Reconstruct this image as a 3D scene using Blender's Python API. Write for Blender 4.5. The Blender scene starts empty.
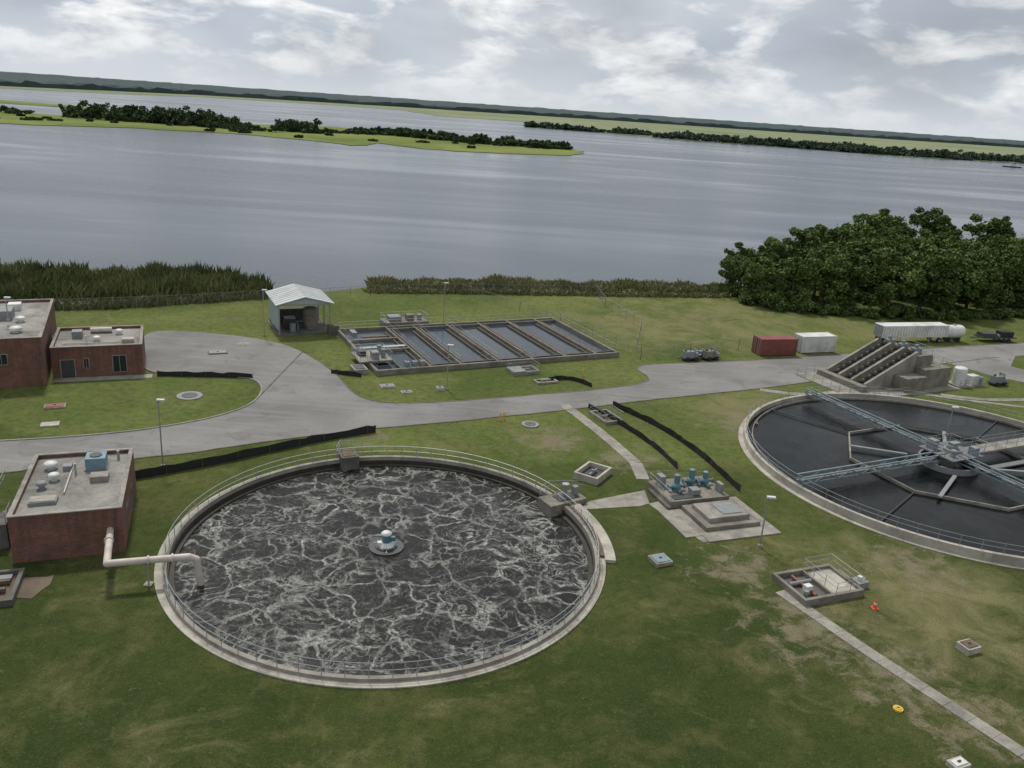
import bpy, math, random
import numpy as np
from mathutils import Vector, Matrix
from mathutils.geometry import tessellate_polygon
random.seed(7); rng=np.random.default_rng(7)
S=bpy.context.scene
COL=S.collection
rad=math.radians

# ------------------------------------------------------------------ materials
def nm(name):
    m=bpy.data.materials.new(name); m.use_nodes=True
    nt=m.node_tree; bs=nt.nodes['Principled BSDF']
    return m,nt,bs
def N(nt,t,**k):
    n=nt.nodes.new(t)
    for a,b in k.items(): setattr(n,a,b)
    return n
def L(nt,a,b): nt.links.new(a,b)
def coord(nt,out='Object',scale=(1,1,1),rot=(0,0,0)):
    tc=N(nt,'ShaderNodeTexCoord'); mp=N(nt,'ShaderNodeMapping')
    mp.inputs['Scale'].default_value=scale; mp.inputs['Rotation'].default_value=rot
    L(nt,tc.outputs[out],mp.inputs['Vector']); return mp.outputs[0]
def noise(nt,vec,scale,detail=4,rough=.55,dist=0.0):
    n=N(nt,'ShaderNodeTexNoise'); n.inputs['Scale'].default_value=scale
    n.inputs['Detail'].default_value=detail; n.inputs['Roughness'].default_value=rough
    n.inputs['Distortion'].default_value=dist
    L(nt,vec,n.inputs['Vector']); return n.outputs['Fac']
def ramp(nt,fac,stops):
    r=N(nt,'ShaderNodeValToRGB'); e=r.color_ramp.elements
    while len(e)<len(stops): e.new(.5)
    for i,(p,c) in enumerate(stops):
        e[i].position=p
        e[i].color=(c[0],c[1],c[2],1) if isinstance(c,(tuple,list)) else (c,c,c,1)
    L(nt,fac,r.inputs[0]); return r.outputs[0]
def mix(nt,fac,a,b,mode='MIX'):
    m=N(nt,'ShaderNodeMix',data_type='RGBA',blend_type=mode)
    for s,v in ((0,fac),(6,a),(7,b)):
        if hasattr(v,'links'): L(nt,v,m.inputs[s])
        elif s==0: m.inputs[0].default_value=v
        else: m.inputs[s].default_value=(v[0],v[1],v[2],1)
    return m.outputs[2]
def mth(nt,op,a,b=None,clamp=False):
    m=N(nt,'ShaderNodeMath',operation=op); m.use_clamp=clamp
    for i,v in enumerate((a,b)):
        if v is None: continue
        if hasattr(v,'links'): L(nt,v,m.inputs[i])
        else: m.inputs[i].default_value=v
    return m.outputs[0]
def bump(nt,bs,h,strength=.3,dist=.05):
    b=N(nt,'ShaderNodeBump'); b.inputs['Strength'].default_value=strength; b.inputs['Distance'].default_value=dist
    L(nt,h,b.inputs['Height']); L(nt,b.outputs[0],bs.inputs['Normal'])
def simple(name,c,rough=.8,var=.35,scale=1.5,metal=0,dirt=None,fine=12,bmp=.15):
    m,nt,bs=nm(name); v=coord(nt)
    n1=noise(nt,v,scale,4,.6); n2=noise(nt,v,fine,2,.6)
    lo=tuple(x*(1-var) for x in c); hi=tuple(min(1,x*(1+var)) for x in c)
    col=ramp(nt,n1,[(.3,lo),(.7,hi)])
    if dirt: col=mix(nt,ramp(nt,noise(nt,v,scale*.6,6,.7,.6),[(.46,0.),(.64,1.)]),col,dirt)
    col=mix(nt,.25,col,mix(nt,ramp(nt,n2,[(.35,0.),(.65,1.)]),lo,hi))
    L(nt,col,bs.inputs['Base Color']); bs.inputs['Roughness'].default_value=rough; bs.inputs['Metallic'].default_value=metal
    return m

M={}
M['conc']=simple('concrete',(.285,.265,.225),.9,.3,.7,dirt=(.14,.13,.11),fine=6)
M['conc_lt']=simple('concrete_light',(.41,.38,.32),.9,.25,.6,dirt=(.22,.20,.165),fine=5)
M['conc_dk']=simple('concrete_dark',(.13,.125,.11),.9,.35,.8,dirt=(.07,.065,.055))
M['scum']=simple('scum_wall',(.035,.030,.022),.7,.4,1.2)
M['steel']=simple('galvanised_steel',(.36,.38,.39),.45,.15,2,metal=.6)
M['rail']=simple('railing_aluminium',(.33,.35,.35),.5,.12,2,metal=.4)
M['teal']=simple('teal_paint',(.085,.20,.23),.5,.25,2,dirt=(.12,.13,.12))
M['tealbeam']=simple('bluegrey_beam',(.19,.255,.275),.6,.2,1,dirt=(.14,.14,.13))
M['grating']=simple('walkway_grating',(.16,.17,.17),.7,.2,3)
M['white']=simple('white_paint',(.66,.66,.63),.5,.1,.8,dirt=(.42,.40,.36))
M['pipe']=simple('pipe_paint',(.56,.49,.43),.55,.1,1,dirt=(.42,.36,.3))
M['wood']=simple('weathered_wood',(.13,.095,.06),.85,.35,2)
M['black']=simple('silt_fence_fabric',(.018,.018,.018),.8,.4,2)
M['darkmetal']=simple('dark_metal',(.05,.05,.052),.5,.3,3)
M['red']=simple('red_steel',(.23,.07,.055),.6,.25,.8,dirt=(.13,.06,.045))
M['orange']=simple('orange_plastic',(.75,.09,.03),.6,.1,3)
M['yellow']=simple('yellow_paint',(.62,.40,.06),.6,.12,3)
M['bluepanel']=simple('shed_panel',(.40,.46,.48),.5,.12,1)
M['metalroof']=simple('metal_roof',(.46,.48,.475),.5,.1,.5,metal=.1,dirt=(.36,.36,.34))
M['hvac']=simple('hvac_blue',(.16,.25,.30),.5,.2,2)
M['rubber']=simple('rubber',(.02,.02,.02),.8,.2,3)
M['trunk']=simple('bark',(.09,.07,.05),.9,.3,2)
M['soil']=simple('bare_soil',(.13,.10,.07),.95,.3,.5)
M['roof']=simple('flat_roof',(.28,.265,.235),.9,.38,.28,dirt=(.10,.096,.088),fine=4)
M['gray']=simple('grey_cover',(.22,.23,.23),.7,.2,2)
M['wallconc']=simple('stained_concrete',(.215,.195,.16),.9,.3,.8,dirt=(.11,.095,.075),fine=6)

def brick():
    m,nt,bs=nm('red_brick'); tc=N(nt,'ShaderNodeTexCoord'); sp=N(nt,'ShaderNodeSeparateXYZ'); L(nt,tc.outputs['Object'],sp.inputs[0])
    cb=N(nt,'ShaderNodeCombineXYZ'); L(nt,mth(nt,'ADD',sp.outputs[0],sp.outputs[1]),cb.inputs[0]); L(nt,sp.outputs[2],cb.inputs[1])
    b=N(nt,'ShaderNodeTexBrick'); L(nt,cb.outputs[0],b.inputs['Vector']); b.inputs['Scale'].default_value=1
    b.inputs['Brick Width'].default_value=.3; b.inputs['Row Height'].default_value=.12; b.inputs['Mortar Size'].default_value=.012
    b.inputs['Color1'].default_value=(.26,.085,.05,1); b.inputs['Color2'].default_value=(.13,.045,.032,1); b.inputs['Mortar'].default_value=(.26,.2,.16,1)
    v=coord(nt); c=mix(nt,ramp(nt,noise(nt,v,.7,6,.65),[(.35,0.),(.75,1.)]),b.outputs[0],(.10,.055,.042))
    c=mix(nt,ramp(nt,noise(nt,v,2.2,4),[(.55,0.),(.8,.6)]),c,(.30,.13,.09))
    st=mth(nt,'MULTIPLY',ramp(nt,noise(nt,coord(nt,scale=(2.5,2.5,.25)),1.0,4,.6),[(.45,0.),(.7,.6)]),ramp(nt,mth(nt,'MULTIPLY',sp.outputs[2],.16),[(.2,.3),(.6,1.)]))
    c=mix(nt,st,c,(.055,.035,.028))
    L(nt,c,bs.inputs['Base Color']); bs.inputs['Roughness'].default_value=.9; return m
M['brick']=brick()
def glass():
    m,nt,bs=nm('window_glass'); bs.inputs['Base Color'].default_value=(.02,.025,.03,1); bs.inputs['Roughness'].default_value=.08; return m
M['glass']=glass()

def asphalt():
    m,nt,bs=nm('aged_asphalt'); v=coord(nt)
    c=ramp(nt,noise(nt,v,.09,5,.6),[(.35,(.150,.146,.138)),(.65,(.24,.232,.216))])
    c=mix(nt,ramp(nt,noise(nt,v,2.5,5,.75),[(.42,0.),(.7,.4)]),c,(.13,.126,.118))
    c=mix(nt,ramp(nt,noise(nt,coord(nt,scale=(.05,.9,1),rot=(0,0,-.45)),1.0,3),[(.5,0.),(.7,.4)]),c,(.28,.27,.25))
    c=mix(nt,ramp(nt,noise(nt,v,.35,4,.6,.8),[(.58,0.),(.64,.45)]),c,(.115,.11,.104))
    L(nt,c,bs.inputs['Base Color']); bs.inputs['Roughness'].default_value=.9
    return m
M['asphalt']=asphalt()

def grass():
    m,nt,bs=nm('lawn_grass'); v=coord(nt)
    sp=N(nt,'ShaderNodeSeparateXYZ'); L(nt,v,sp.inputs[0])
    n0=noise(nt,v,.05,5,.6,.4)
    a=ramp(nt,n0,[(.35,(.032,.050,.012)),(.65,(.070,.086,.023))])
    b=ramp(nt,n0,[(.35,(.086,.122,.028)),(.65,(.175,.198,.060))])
    f=ramp(nt,mth(nt,'ADD',mth(nt,'MULTIPLY',sp.outputs[1],.01),mth(nt,'MULTIPLY',noise(nt,v,.03,2),.35)),[(.66,0.),(.98,.42),(1.55,1.)])  # lawn yellows with distance; near tones painted darker for dim foreground light
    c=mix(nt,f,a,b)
    c=mix(nt,ramp(nt,noise(nt,v,.22,6,.68,.5),[(.48,0.),(.70,.75)]),c,(.140,.130,.052))
    c=mix(nt,ramp(nt,noise(nt,v,1.1,6,.75),[(.45,0.),(.75,.75)]),c,(.024,.038,.010))
    def dist(pts,g):
        masks=None
        for (x,y,r) in pts:
            d=N(nt,'ShaderNodeVectorMath',operation='DISTANCE'); L(nt,v,d.inputs[0]); d.inputs[1].default_value=(x,y,0)
            k=mth(nt,'SUBTRACT',1,mth(nt,'DIVIDE',d.outputs['Value'],r*g),True)
            masks=k if masks is None else mth(nt,'MAXIMUM',masks,k)
        return masks
    nb=noise(nt,v,.55,7,.75,.3)
    dry=ramp(nt,mth(nt,'ADD',noise(nt,v,.16,6,.7,.8),mth(nt,'MULTIPLY',dist(((38,152,24),(22,146,16),(32,104,12),(66,150,10),(34,58,13)),1.3),.28)),[(.56,0.),(.80,.85)])
    c=mix(nt,dry,c,(.225,.205,.10))
    bm=ramp(nt,mth(nt,'ADD',nb,mth(nt,'MULTIPLY',dist(((24,54,6),(28,49,5),(31,45,5),(20,62,5),(30,98,7),(13,84,5),(5,88,6),(-16,86,4),(36,64,6)),1.4),.25)),[(.62,0.),(.76,.85)])
    c=mix(nt,bm,c,(.23,.195,.13))
    c=mix(nt,ramp(nt,noise(nt,v,5,3,.8),[(.56,0.),(.72,.6)]),c,(.17,.17,.085))
    c=mix(nt,ramp(nt,noise(nt,v,9,2,.8),[(.35,.55),(.5,0.)]),c,(.013,.022,.006))
    L(nt,c,bs.inputs['Base Color']); bs.inputs['Roughness'].default_value=1.0; bs.inputs['Specular IOR Level'].default_value=.1
    bump(nt,bs,noise(nt,v,3.5,4,.8),.9,.15); return m
M['grass']=grass()

def marsh(name,c1,c2,c3,s=.01):
    m,nt,bs=nm(name); v=coord(nt)
    c=ramp(nt,noise(nt,v,s,5,.65,.5),[(.35,c1),(.6,c2)])
    c=mix(nt,ramp(nt,noise(nt,v,s*5,5,.7),[(.5,0.),(.75,.8)]),c,c3)
    L(nt,c,bs.inputs['Base Color']); bs.inputs['Roughness'].default_value=1; bs.inputs['Specular IOR Level'].default_value=.1; return m
M['marsh']=marsh('marsh_grass',(.115,.15,.035),(.20,.225,.065),(.08,.11,.03))
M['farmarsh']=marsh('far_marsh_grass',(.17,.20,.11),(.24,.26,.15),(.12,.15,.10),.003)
M['farforest']=marsh('hazed_forest_foliage',(.050,.075,.078),(.075,.10,.098),(.042,.062,.068),.004)  # distance haze painted in as bluer, lighter foliage colours
M['reedbed']=marsh('reed_bed_soil',(.06,.078,.026),(.10,.115,.038),(.045,.06,.02),.2)

def leaf(name,c1,c2,c3,s=.35,dark=.4):
    m,nt,bs=nm(name); v=coord(nt); g=N(nt,'ShaderNodeNewGeometry')
    oi=N(nt,'ShaderNodeObjectInfo')
    c=ramp(nt,g.outputs['Random Per Island'],[(0.,c1),(.6,c2),(1.,c3)])
    c=mix(nt,ramp(nt,noise(nt,v,s,2),[(.38,.6),(.58,0.)]),c,tuple(x*dark for x in c1))
    c=mix(nt,mth(nt,'MULTIPLY',oi.outputs['Random'],.45),c,tuple(x*1.2 for x in c3))
    L(nt,c,bs.inputs['Base Color']); bs.inputs['Roughness'].default_value=.75; bs.inputs['Specular IOR Level'].default_value=.15; return m
M['leaf']=leaf('tree_leaves',(.058,.094,.024),(.092,.138,.036),(.135,.18,.05),dark=.5)
M['bush']=leaf('island_bush_leaves',(.040,.066,.028),(.058,.088,.036),(.085,.115,.045),.04)
M['farbush']=leaf('far_shore_leaves',(.048,.072,.05),(.062,.09,.06),(.08,.11,.07),.02)
M['reed']=leaf('reed_blades',(.10,.125,.042),(.15,.175,.062),(.26,.24,.125),.12,dark=.6)

def river():
    m,nt,bs=nm('river_water')
    st=noise(nt,coord(nt,scale=(.0028,.009,1),rot=(0,0,rad(-8))),1.0,4,.5,1.4)
    st2=noise(nt,coord(nt,scale=(.007,.035,1),rot=(0,0,rad(14))),1.0,3,.55,1.0)
    c=ramp(nt,st,[(.35,(.062,.076,.090)),(.65,(.082,.098,.114))])
    L(nt,c,bs.inputs['Base Color'])
    k=mth(nt,'ADD',mth(nt,'MULTIPLY',st,.72),mth(nt,'MULTIPLY',st2,.28))
    L(nt,ramp(nt,k,[(.38,.29),(.50,.25),(.60,.16)]),bs.inputs['Roughness'])
    bs.inputs['IOR'].default_value=1.33
    w1=noise(nt,coord(nt,scale=(.45,1.0,1),rot=(0,0,.2)),1.0,4,.68,.3)
    b=N(nt,'ShaderNodeBump'); b.inputs['Distance'].default_value=.22
    L(nt,ramp(nt,k,[(.38,.42),(.60,.18)]),b.inputs['Strength']); L(nt,w1,b.inputs['Height']); L(nt,b.outputs[0],bs.inputs['Normal'])
    return m
M['river']=river()

def tankwater():
    m,nt,bs=nm('aerated_wastewater'); v=coord(nt)
    def warp(src,s,amp,det):
        nn=N(nt,'ShaderNodeTexNoise'); nn.inputs['Scale'].default_value=s; nn.inputs['Detail'].default_value=det; nn.inputs['Roughness'].default_value=.6; L(nt,src,nn.inputs['Vector'])
        sb=N(nt,'ShaderNodeVectorMath',operation='SUBTRACT'); L(nt,nn.outputs['Color'],sb.inputs[0]); sb.inputs[1].default_value=(.5,.5,.5)
        sc=N(nt,'ShaderNodeVectorMath',operation='SCALE'); sc.inputs['Scale'].default_value=amp; L(nt,sb.outputs[0],sc.inputs[0])
        ad=N(nt,'ShaderNodeVectorMath',operation='ADD'); L(nt,src,ad.inputs[0]); L(nt,sc.outputs[0],ad.inputs[1]); return ad.outputs[0]
    va=warp(warp(v,.20,5.5,2),1.2,1.5,6)
    def vor(s,w0,w1,mid=.5,src=None):
        vo=N(nt,'ShaderNodeTexVoronoi',feature='DISTANCE_TO_EDGE'); vo.inputs['Scale'].default_value=s; L(nt,src or va,vo.inputs['Vector'])
        return ramp(nt,vo.outputs['Distance'],[(0.,1.),(w0,mid),(w1,0.)])
    reg=noise(nt,v,.22,3,.5)
    f=mth(nt,'MULTIPLY',vor(.30,.020,.060,.55),ramp(nt,reg,[(.38,1.),(.62,.55)]))
    f=mth(nt,'MAXIMUM',f,mth(nt,'MULTIPLY',vor(.62,.022,.065,.5),ramp(nt,noise(nt,v,.30,3,.5),[(.44,.08),(.58,.85)])))
    f=mth(nt,'MAXIMUM',f,mth(nt,'MULTIPLY',vor(1.5,.03,.09,.4),ramp(nt,noise(nt,v,.42,3),[(.47,.0),(.62,.6)])))
    f=mth(nt,'MULTIPLY',f,ramp(nt,noise(nt,v,3.4,5,.75),[(.36,.12),(.58,1.)]))
    f=mth(nt,'MULTIPLY',f,ramp(nt,noise(nt,va,.4,3),[(.34,.35),(.55,1.)]))
    streak=ramp(nt,noise(nt,va,2.2,6,.76),[(.54,0.),(.80,.30)])
    f2=mth(nt,'MAXIMUM',f,streak)
    d=N(nt,'ShaderNodeVectorMath',operation='LENGTH'); L(nt,v,d.inputs[0])
    f2=mth(nt,'MULTIPLY',f2,ramp(nt,mth(nt,'DIVIDE',d.outputs['Value'],20.),[(.07,.1),(.16,1.)]))  # foam faded out at the centre, painting the mixer's round shadow
    c=mix(nt,f2,(.014,.014,.0125),(.52,.51,.47))
    L(nt,c,bs.inputs['Base Color']); L(nt,ramp(nt,f2,[(0.,.26),(.5,.8)]),bs.inputs['Roughness'])
    bs.inputs['IOR'].default_value=1.33; bs.inputs['Specular IOR Level'].default_value=.30
    bump(nt,bs,noise(nt,v,1.6,5,.7,.6),.5,.10); return m
M['tankwater']=tankwater()
def still(name,c,bs_=.25,sc=1.2,rough=.1,k=2.6,spec=.5):
    m,nt,bs=nm(name); v=coord(nt)
    cc=mix(nt,ramp(nt,noise(nt,v,.25,6,.7,.8),[(.5,0.),(.75,.6)]),c,tuple(x*k for x in c))
    L(nt,cc,bs.inputs['Base Color']); bs.inputs['Specular IOR Level'].default_value=spec
    L(nt,ramp(nt,noise(nt,v,.18,4,.6,1.0),[(.4,rough),(.65,rough*2.6)]),bs.inputs['Roughness']); bs.inputs['IOR'].default_value=1.33
    bump(nt,bs,noise(nt,v,sc,4,.6,.5),bs_,.08); return m
M['clarwater']=still('clarifier_water',(.007,.008,.008),.35,1.6,.12,k=3,spec=.27)
M['basinwater']=still('basin_water',(.042,.053,.062),.2,1.0,.08,1.5)

def chain():
    m,nt,bs=nm('chain_link_mesh')
    bs.inputs['Base Color'].default_value=(.25,.26,.25,1); bs.inputs['Metallic'].default_value=.3
    tr=N(nt,'ShaderNodeBsdfTransparent'); mx=N(nt,'ShaderNodeMixShader'); mx.inputs[0].default_value=.09
    out=nt.nodes['Material Output']; L(nt,tr.outputs[0],mx.inputs[1]); L(nt,bs.outputs[0],mx.inputs[2]); L(nt,mx.outputs[0],out.inputs[0]); return m
M['chain']=chain()
M['fencepost']=simple('fence_post',(.27,.28,.27),.6,.15,2,metal=.2)

# ------------------------------------------------------------------ mesh builder
class B:
    def __init__(s,x=0,y=0,ang=0,z=0):
        s.o=(x,y,z); s.a=rad(ang); s.v=[]; s.f=[]; s.m=[]; s.sm=[]; s.mats=[]
    def add(s,vs,fs,mat,smooth=False):
        if mat not in s.mats: s.mats.append(mat)
        k=s.mats.index(mat); n=len(s.v); s.v+= [tuple(p) for p in vs]
        for f in fs: s.f.append([i+n for i in f]); s.m.append(k); s.sm.append(smooth)
    def box(s,x0,x1,y0,y1,z0,z1,mat):
        s.add([(x0,y0,z0),(x1,y0,z0),(x1,y1,z0),(x0,y1,z0),(x0,y0,z1),(x1,y0,z1),(x1,y1,z1),(x0,y1,z1)],
              [(3,2,1,0),(4,5,6,7),(0,1,5,4),(1,2,6,5),(2,3,7,6),(3,0,4,7)],mat)
    def cyl(s,p,q,r1,mat,r2=None,n=10,cap=True):
        r2=r1 if r2 is None else r2
        p=Vector(p);q=Vector(q);d=(q-p).normalized()
        u=d.cross(Vector((0,0,1)) if abs(d.z)<.95 else Vector((1,0,0))).normalized(); w=d.cross(u)
        vs=[]
        for c,r in ((p,r1),(q,r2)):
            for i in range(n):
                t=2*math.pi*i/n; vs.append(c+u*(r*math.cos(t))+w*(r*math.sin(t)))
        s.add(vs,[(i,(i+1)%n,n+(i+1)%n,n+i) for i in range(n)],mat,n>6)
        if cap: s.add(vs,[tuple(range(n))[::-1],tuple(range(n,2*n))],mat)
    def sph(s,c,r,mat,sz=1,n=12,m=8,z0=-1):
        vs=[];fs=[]
        for j in range(m+1):
            ph=-math.pi/2+math.pi*j/m if z0<0 else math.pi/2*j/m
            for i in range(n):
                t=2*math.pi*i/n; vs.append((c[0]+r*math.cos(ph)*math.cos(t),c[1]+r*math.cos(ph)*math.sin(t),c[2]+r*sz*math.sin(ph)))
        for j in range(m):
            for i in range(n): fs.append((j*n+i,j*n+(i+1)%n,(j+1)*n+(i+1)%n,(j+1)*n+i))
        s.add(vs,fs,mat,True)
    def tube(s,pts,r,mat,n=14):
        for i in range(len(pts)-1): s.cyl(pts[i],pts[i+1],r,mat,n=n)
        for p in pts[1:-1]: s.sph(p,r*1.0,mat)
    def ring(s,r0,r1,z0,z1,mat,n=128,c=(0,0)):
        vs=[]
        for r,z in ((r0,z0),(r0,z1),(r1,z1),(r1,z0)):
            for i in range(n):
                t=2*math.pi*i/n; vs.append((c[0]+r*math.cos(t),c[1]+r*math.sin(t),z))
        fs=[]
        for k in range(4):
            for i in range(n):
                j=(i+1)%n;k2=(k+1)%4; fs.append((k*n+i,k2*n+i,k2*n+j,k*n+j))
        s.add(vs,fs,mat)
    def disc(s,r,z,mat,n=128,c=(0,0)):
        s.add([(c[0]+r*math.cos(2*math.pi*i/n),c[1]+r*math.sin(2*math.pi*i/n),z) for i in range(n)],[tuple(range(n))],mat)
    def poly(s,loops,z,mat,side=None,sidemat=None):
        if not isinstance(loops[0][0],(tuple,list)): loops=[loops]
        tl=[[Vector((p[0],p[1],0)) for p in l] for l in loops]
        flat=[(p.x,p.y,z) for l in tl for p in l]
        fs=[]
        for t in tessellate_polygon(tl):
            a,b,c=[Vector(flat[i]) for i in t]
            fs.append(tuple(t) if (b-a).cross(c-a).z>0 else tuple(t)[::-1])
        s.add(flat,fs,mat)
        if side is not None:
            for l in loops:
                k=len(l)
                vs=[(p[0],p[1],z) for p in l]+[(p[0],p[1],side) for p in l]
                s.add(vs,[(i,k+i,k+(i+1)%k,(i+1)%k) for i in range(k)],sidemat or mat)
    def strip(s,pts,w,z0,z1,mat):
        n=len(pts);Lf=[];Rt=[]
        for i,p in enumerate(pts):
            a=Vector(pts[max(0,i-1)][:2]);b=Vector(pts[min(n-1,i+1)][:2]);d=(b-a).normalized();q=Vector((-d.y,d.x))*w/2
            Lf.append((p[0]+q.x,p[1]+q.y));Rt.append((p[0]-q.x,p[1]-q.y))
        vs=[(x,y,z) for z in (z0,z1) for (x,y) in Lf+Rt]
        fs=[]
        for i in range(n-1):
            fs+=[(2*n+i,2*n+n+i,2*n+n+i+1,2*n+i+1),(i,2*n+i,2*n+i+1,i+1),(n+i,n+i+1,3*n+i+1,3*n+i)]
        fs+=[(0,n,3*n,2*n),(n-1,3*n-1,4*n-1,2*n-1)]
        s.add(vs,fs,mat)
    def rail(s,pts,z,mat,h=1.1,sp=2.0,closed=False,r=.03,mids=(.55,),kick=False):
        P=list(pts)+([pts[0]] if closed else [])
        for i in range(len(P)-1):
            a=Vector((P[i][0],P[i][1],z));b=Vector((P[i+1][0],P[i+1][1],z))
            k=max(1,int(round((b-a).length/sp)))
            for j in range(k+(0 if (closed or i<len(P)-2) else 1)):
                p=a.lerp(b,j/k); s.cyl(p,p+Vector((0,0,h)),r,mat,n=5,cap=False)
            for hh in (h,)+tuple(h*q for q in mids):
                s.cyl(a+Vector((0,0,hh)),b+Vector((0,0,hh)),r*.9,mat,n=5,cap=False)
    def done(s,name,parent=None,recalc=True):
        me=bpy.data.meshes.new(name); me.from_pydata(s.v,[],s.f)
        for m in s.mats: me.materials.append(M[m] if isinstance(m,str) else m)
        me.polygons.foreach_set('material_index',s.m); me.polygons.foreach_set('use_smooth',s.sm); me.update()
        o=bpy.data.objects.new(name,me); COL.objects.link(o)
        if parent: o.parent=parent
        else: o.location=s.o; o.rotation_euler=(0,0,s.a)
        return o
def empty(name,x,y,ang=0):
    e=bpy.data.objects.new(name,None); e.empty_display_size=.5; COL.objects.link(e); e.location=(x,y,0); e.rotation_euler=(0,0,rad(ang)); return e
def circ(r,n,c=(0,0),a0=0): return [(c[0]+r*math.cos(a0+2*math.pi*i/n),c[1]+r*math.sin(a0+2*math.pi*i/n)) for i in range(n)]

# ------------------------------------------------------------------ terrain
T1=(-9.5,62.2); T2=(50.5,88.2)
shore=[(-600,60),(-250,128),(-133,140),(-92.6,145.5),(-78,151.5),(-60,154.5),(-52.8,154),(-46,148.5),(-42,150),(-36,156),(-29,161.5),(-14,167),(2,171),(17,174),(32,178),(46,182),(56,194),(73,219),(116,262),(173,296),(300,340),(600,380)]
def rough_line(pts,amp,step,seed=1):
    r=random.Random(seed);out=[]
    for i in range(len(pts)-1):
        a=Vector(pts[i]);b=Vector(pts[i+1]);k=max(1,int((b-a).length/step))
        for j in range(k):
            p=a.lerp(b,j/k)+Vector((r.uniform(-amp,amp),r.uniform(-amp,amp))); out.append((p.x,p.y))
    out.append(pts[-1]); return out
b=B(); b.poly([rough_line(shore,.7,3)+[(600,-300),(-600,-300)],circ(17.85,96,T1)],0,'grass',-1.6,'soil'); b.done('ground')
b=B(z=-.6); b.add([(-30000,-2000,0),(30000,-2000,0),(30000,30000,0),(-30000,30000,0)],[(0,1,2,3)],'river'); 
b.done('river_water')

isl=[(-900,640),(-620,590),(-470,600),(-380,617),(-351,642),(-319,669),(-250,695),(-179,673),(-130,643),(-119,700),(-83,662),(-37,663),(26,700),(45,740),(50,795),(12,906),(-49,879),(-137,919),(-226,980),(-288,888),(-353,870),(-408,818),(-481,800),(-620,840),(-900,900)]
b=B(); b.poly(rough_line(isl+[isl[0]],5,14,3)[:-1],-.2,'marsh',-.9); b.done('marsh_island')
isl2=[(-900,1050),(-700,1010),(-560,1010),(-470,1030),(-520,1080),(-900,1150)]
b=B(); b.poly(rough_line(isl2+[isl2[0]],5,20,4)[:-1],-.2,'marsh',-.9); b.done('marsh_island')
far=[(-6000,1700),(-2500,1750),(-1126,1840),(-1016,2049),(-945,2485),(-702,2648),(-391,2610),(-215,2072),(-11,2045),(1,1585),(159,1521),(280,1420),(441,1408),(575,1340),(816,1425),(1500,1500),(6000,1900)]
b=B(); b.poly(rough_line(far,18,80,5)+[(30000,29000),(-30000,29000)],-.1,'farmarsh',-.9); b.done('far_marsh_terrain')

def canopy(name,front,depth,h,mat,step=30):
    F=rough_line(front,12,step,9); n=len(F); rows=[0,1,25,60,120,220,400,800,1600,3200,6400]
    rows=[r for r in rows if r<=depth]; vs=[];fs=[]
    for ri,d in enumerate(rows):
        for (x,y) in F:
            L_=math.hypot(x,y); k=(L_+d)/L_
            z=-.2 if ri==0 else h*(.55+.6*random.random())+ (d*.002 if d>200 else 0)
            if ri==len(rows)-1 and depth<1000: z=-.2
            vs.append((x*k,y*k,z))
    for r in range(len(rows)-1):
        for i in range(n-1): fs.append((r*n+i,r*n+i+1,(r+1)*n+i+1,(r+1)*n+i))
    b=B(); b.add(vs,fs,mat); return b.done(name)
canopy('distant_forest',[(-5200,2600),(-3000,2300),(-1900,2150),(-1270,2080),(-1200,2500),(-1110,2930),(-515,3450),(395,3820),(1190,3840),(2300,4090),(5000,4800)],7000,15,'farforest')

def quads(cent,size,asp=.65,flat=0.0):
    n=len(cent); a=rng.normal(size=(n,3)); a[:,2]*=(1-flat); a/=np.linalg.norm(a,axis=1)[:,None]
    c=rng.normal(size=(n,3)); c[:,2]*=(1-flat); w=np.cross(a,c); w/=np.linalg.norm(w,axis=1)[:,None]
    s=size if np.ndim(size) else np.full(n,size)
    a=a*s[:,None]; w=np.cross(w,a/ s[:,None])*s[:,None]*asp
    v=np.stack([cent-a-w*.4,cent+w*-1.0,cent+a,cent+w],1).reshape(-1,3)
    f=np.arange(4*n).reshape(n,4); return v,f
def npmesh(name,parts,mats,link=True):
    V=[];F=[];MI=[];k=0
    for v,f,mi in parts:
        V.append(np.asarray(v,float)); 
        for ff in (f.tolist() if hasattr(f,'tolist') else f): F.append([i+k for i in ff]); MI.append(mi)
        k+=len(v)
    me=bpy.data.meshes.new(name); me.from_pydata(np.concatenate(V).tolist(),[],F)
    for m in mats: me.materials.append(M[m])
    me.polygons.foreach_set('material_index',MI); me.update()
    if not link: return me
    o=bpy.data.objects.new(name,me); COL.objects.link(o); return o
def blobpts(c,r,n,flatz=.8):
    d=rng.normal(size=(n,3)); d/=np.linalg.norm(d,axis=1)[:,None]
    rr=r*(rng.random(n)**.4); p=d*rr[:,None]; p[:,2]*=flatz; return p+np.array(c)
def bushmass(name,items,mat,leafsize,per=60):
    pts=[]
    for (x,y,r,h) in items:
        for k in range(6):
            rr=r*random.uniform(.3,.6)
            pts.append(blobpts((x+random.uniform(-r,r)*1.1,y+random.uniform(-r,r)*.9,h*random.uniform(.1,.8)),rr,per,min(1.1,h/r*.5)))
    P=np.concatenate(pts); P[:,2]=np.abs(P[:,2])
    v,f=quads(P,leafsize*rng.uniform(.5,1.4,len(P))); return npmesh(name,[(v,f,0)],[mat])
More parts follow.
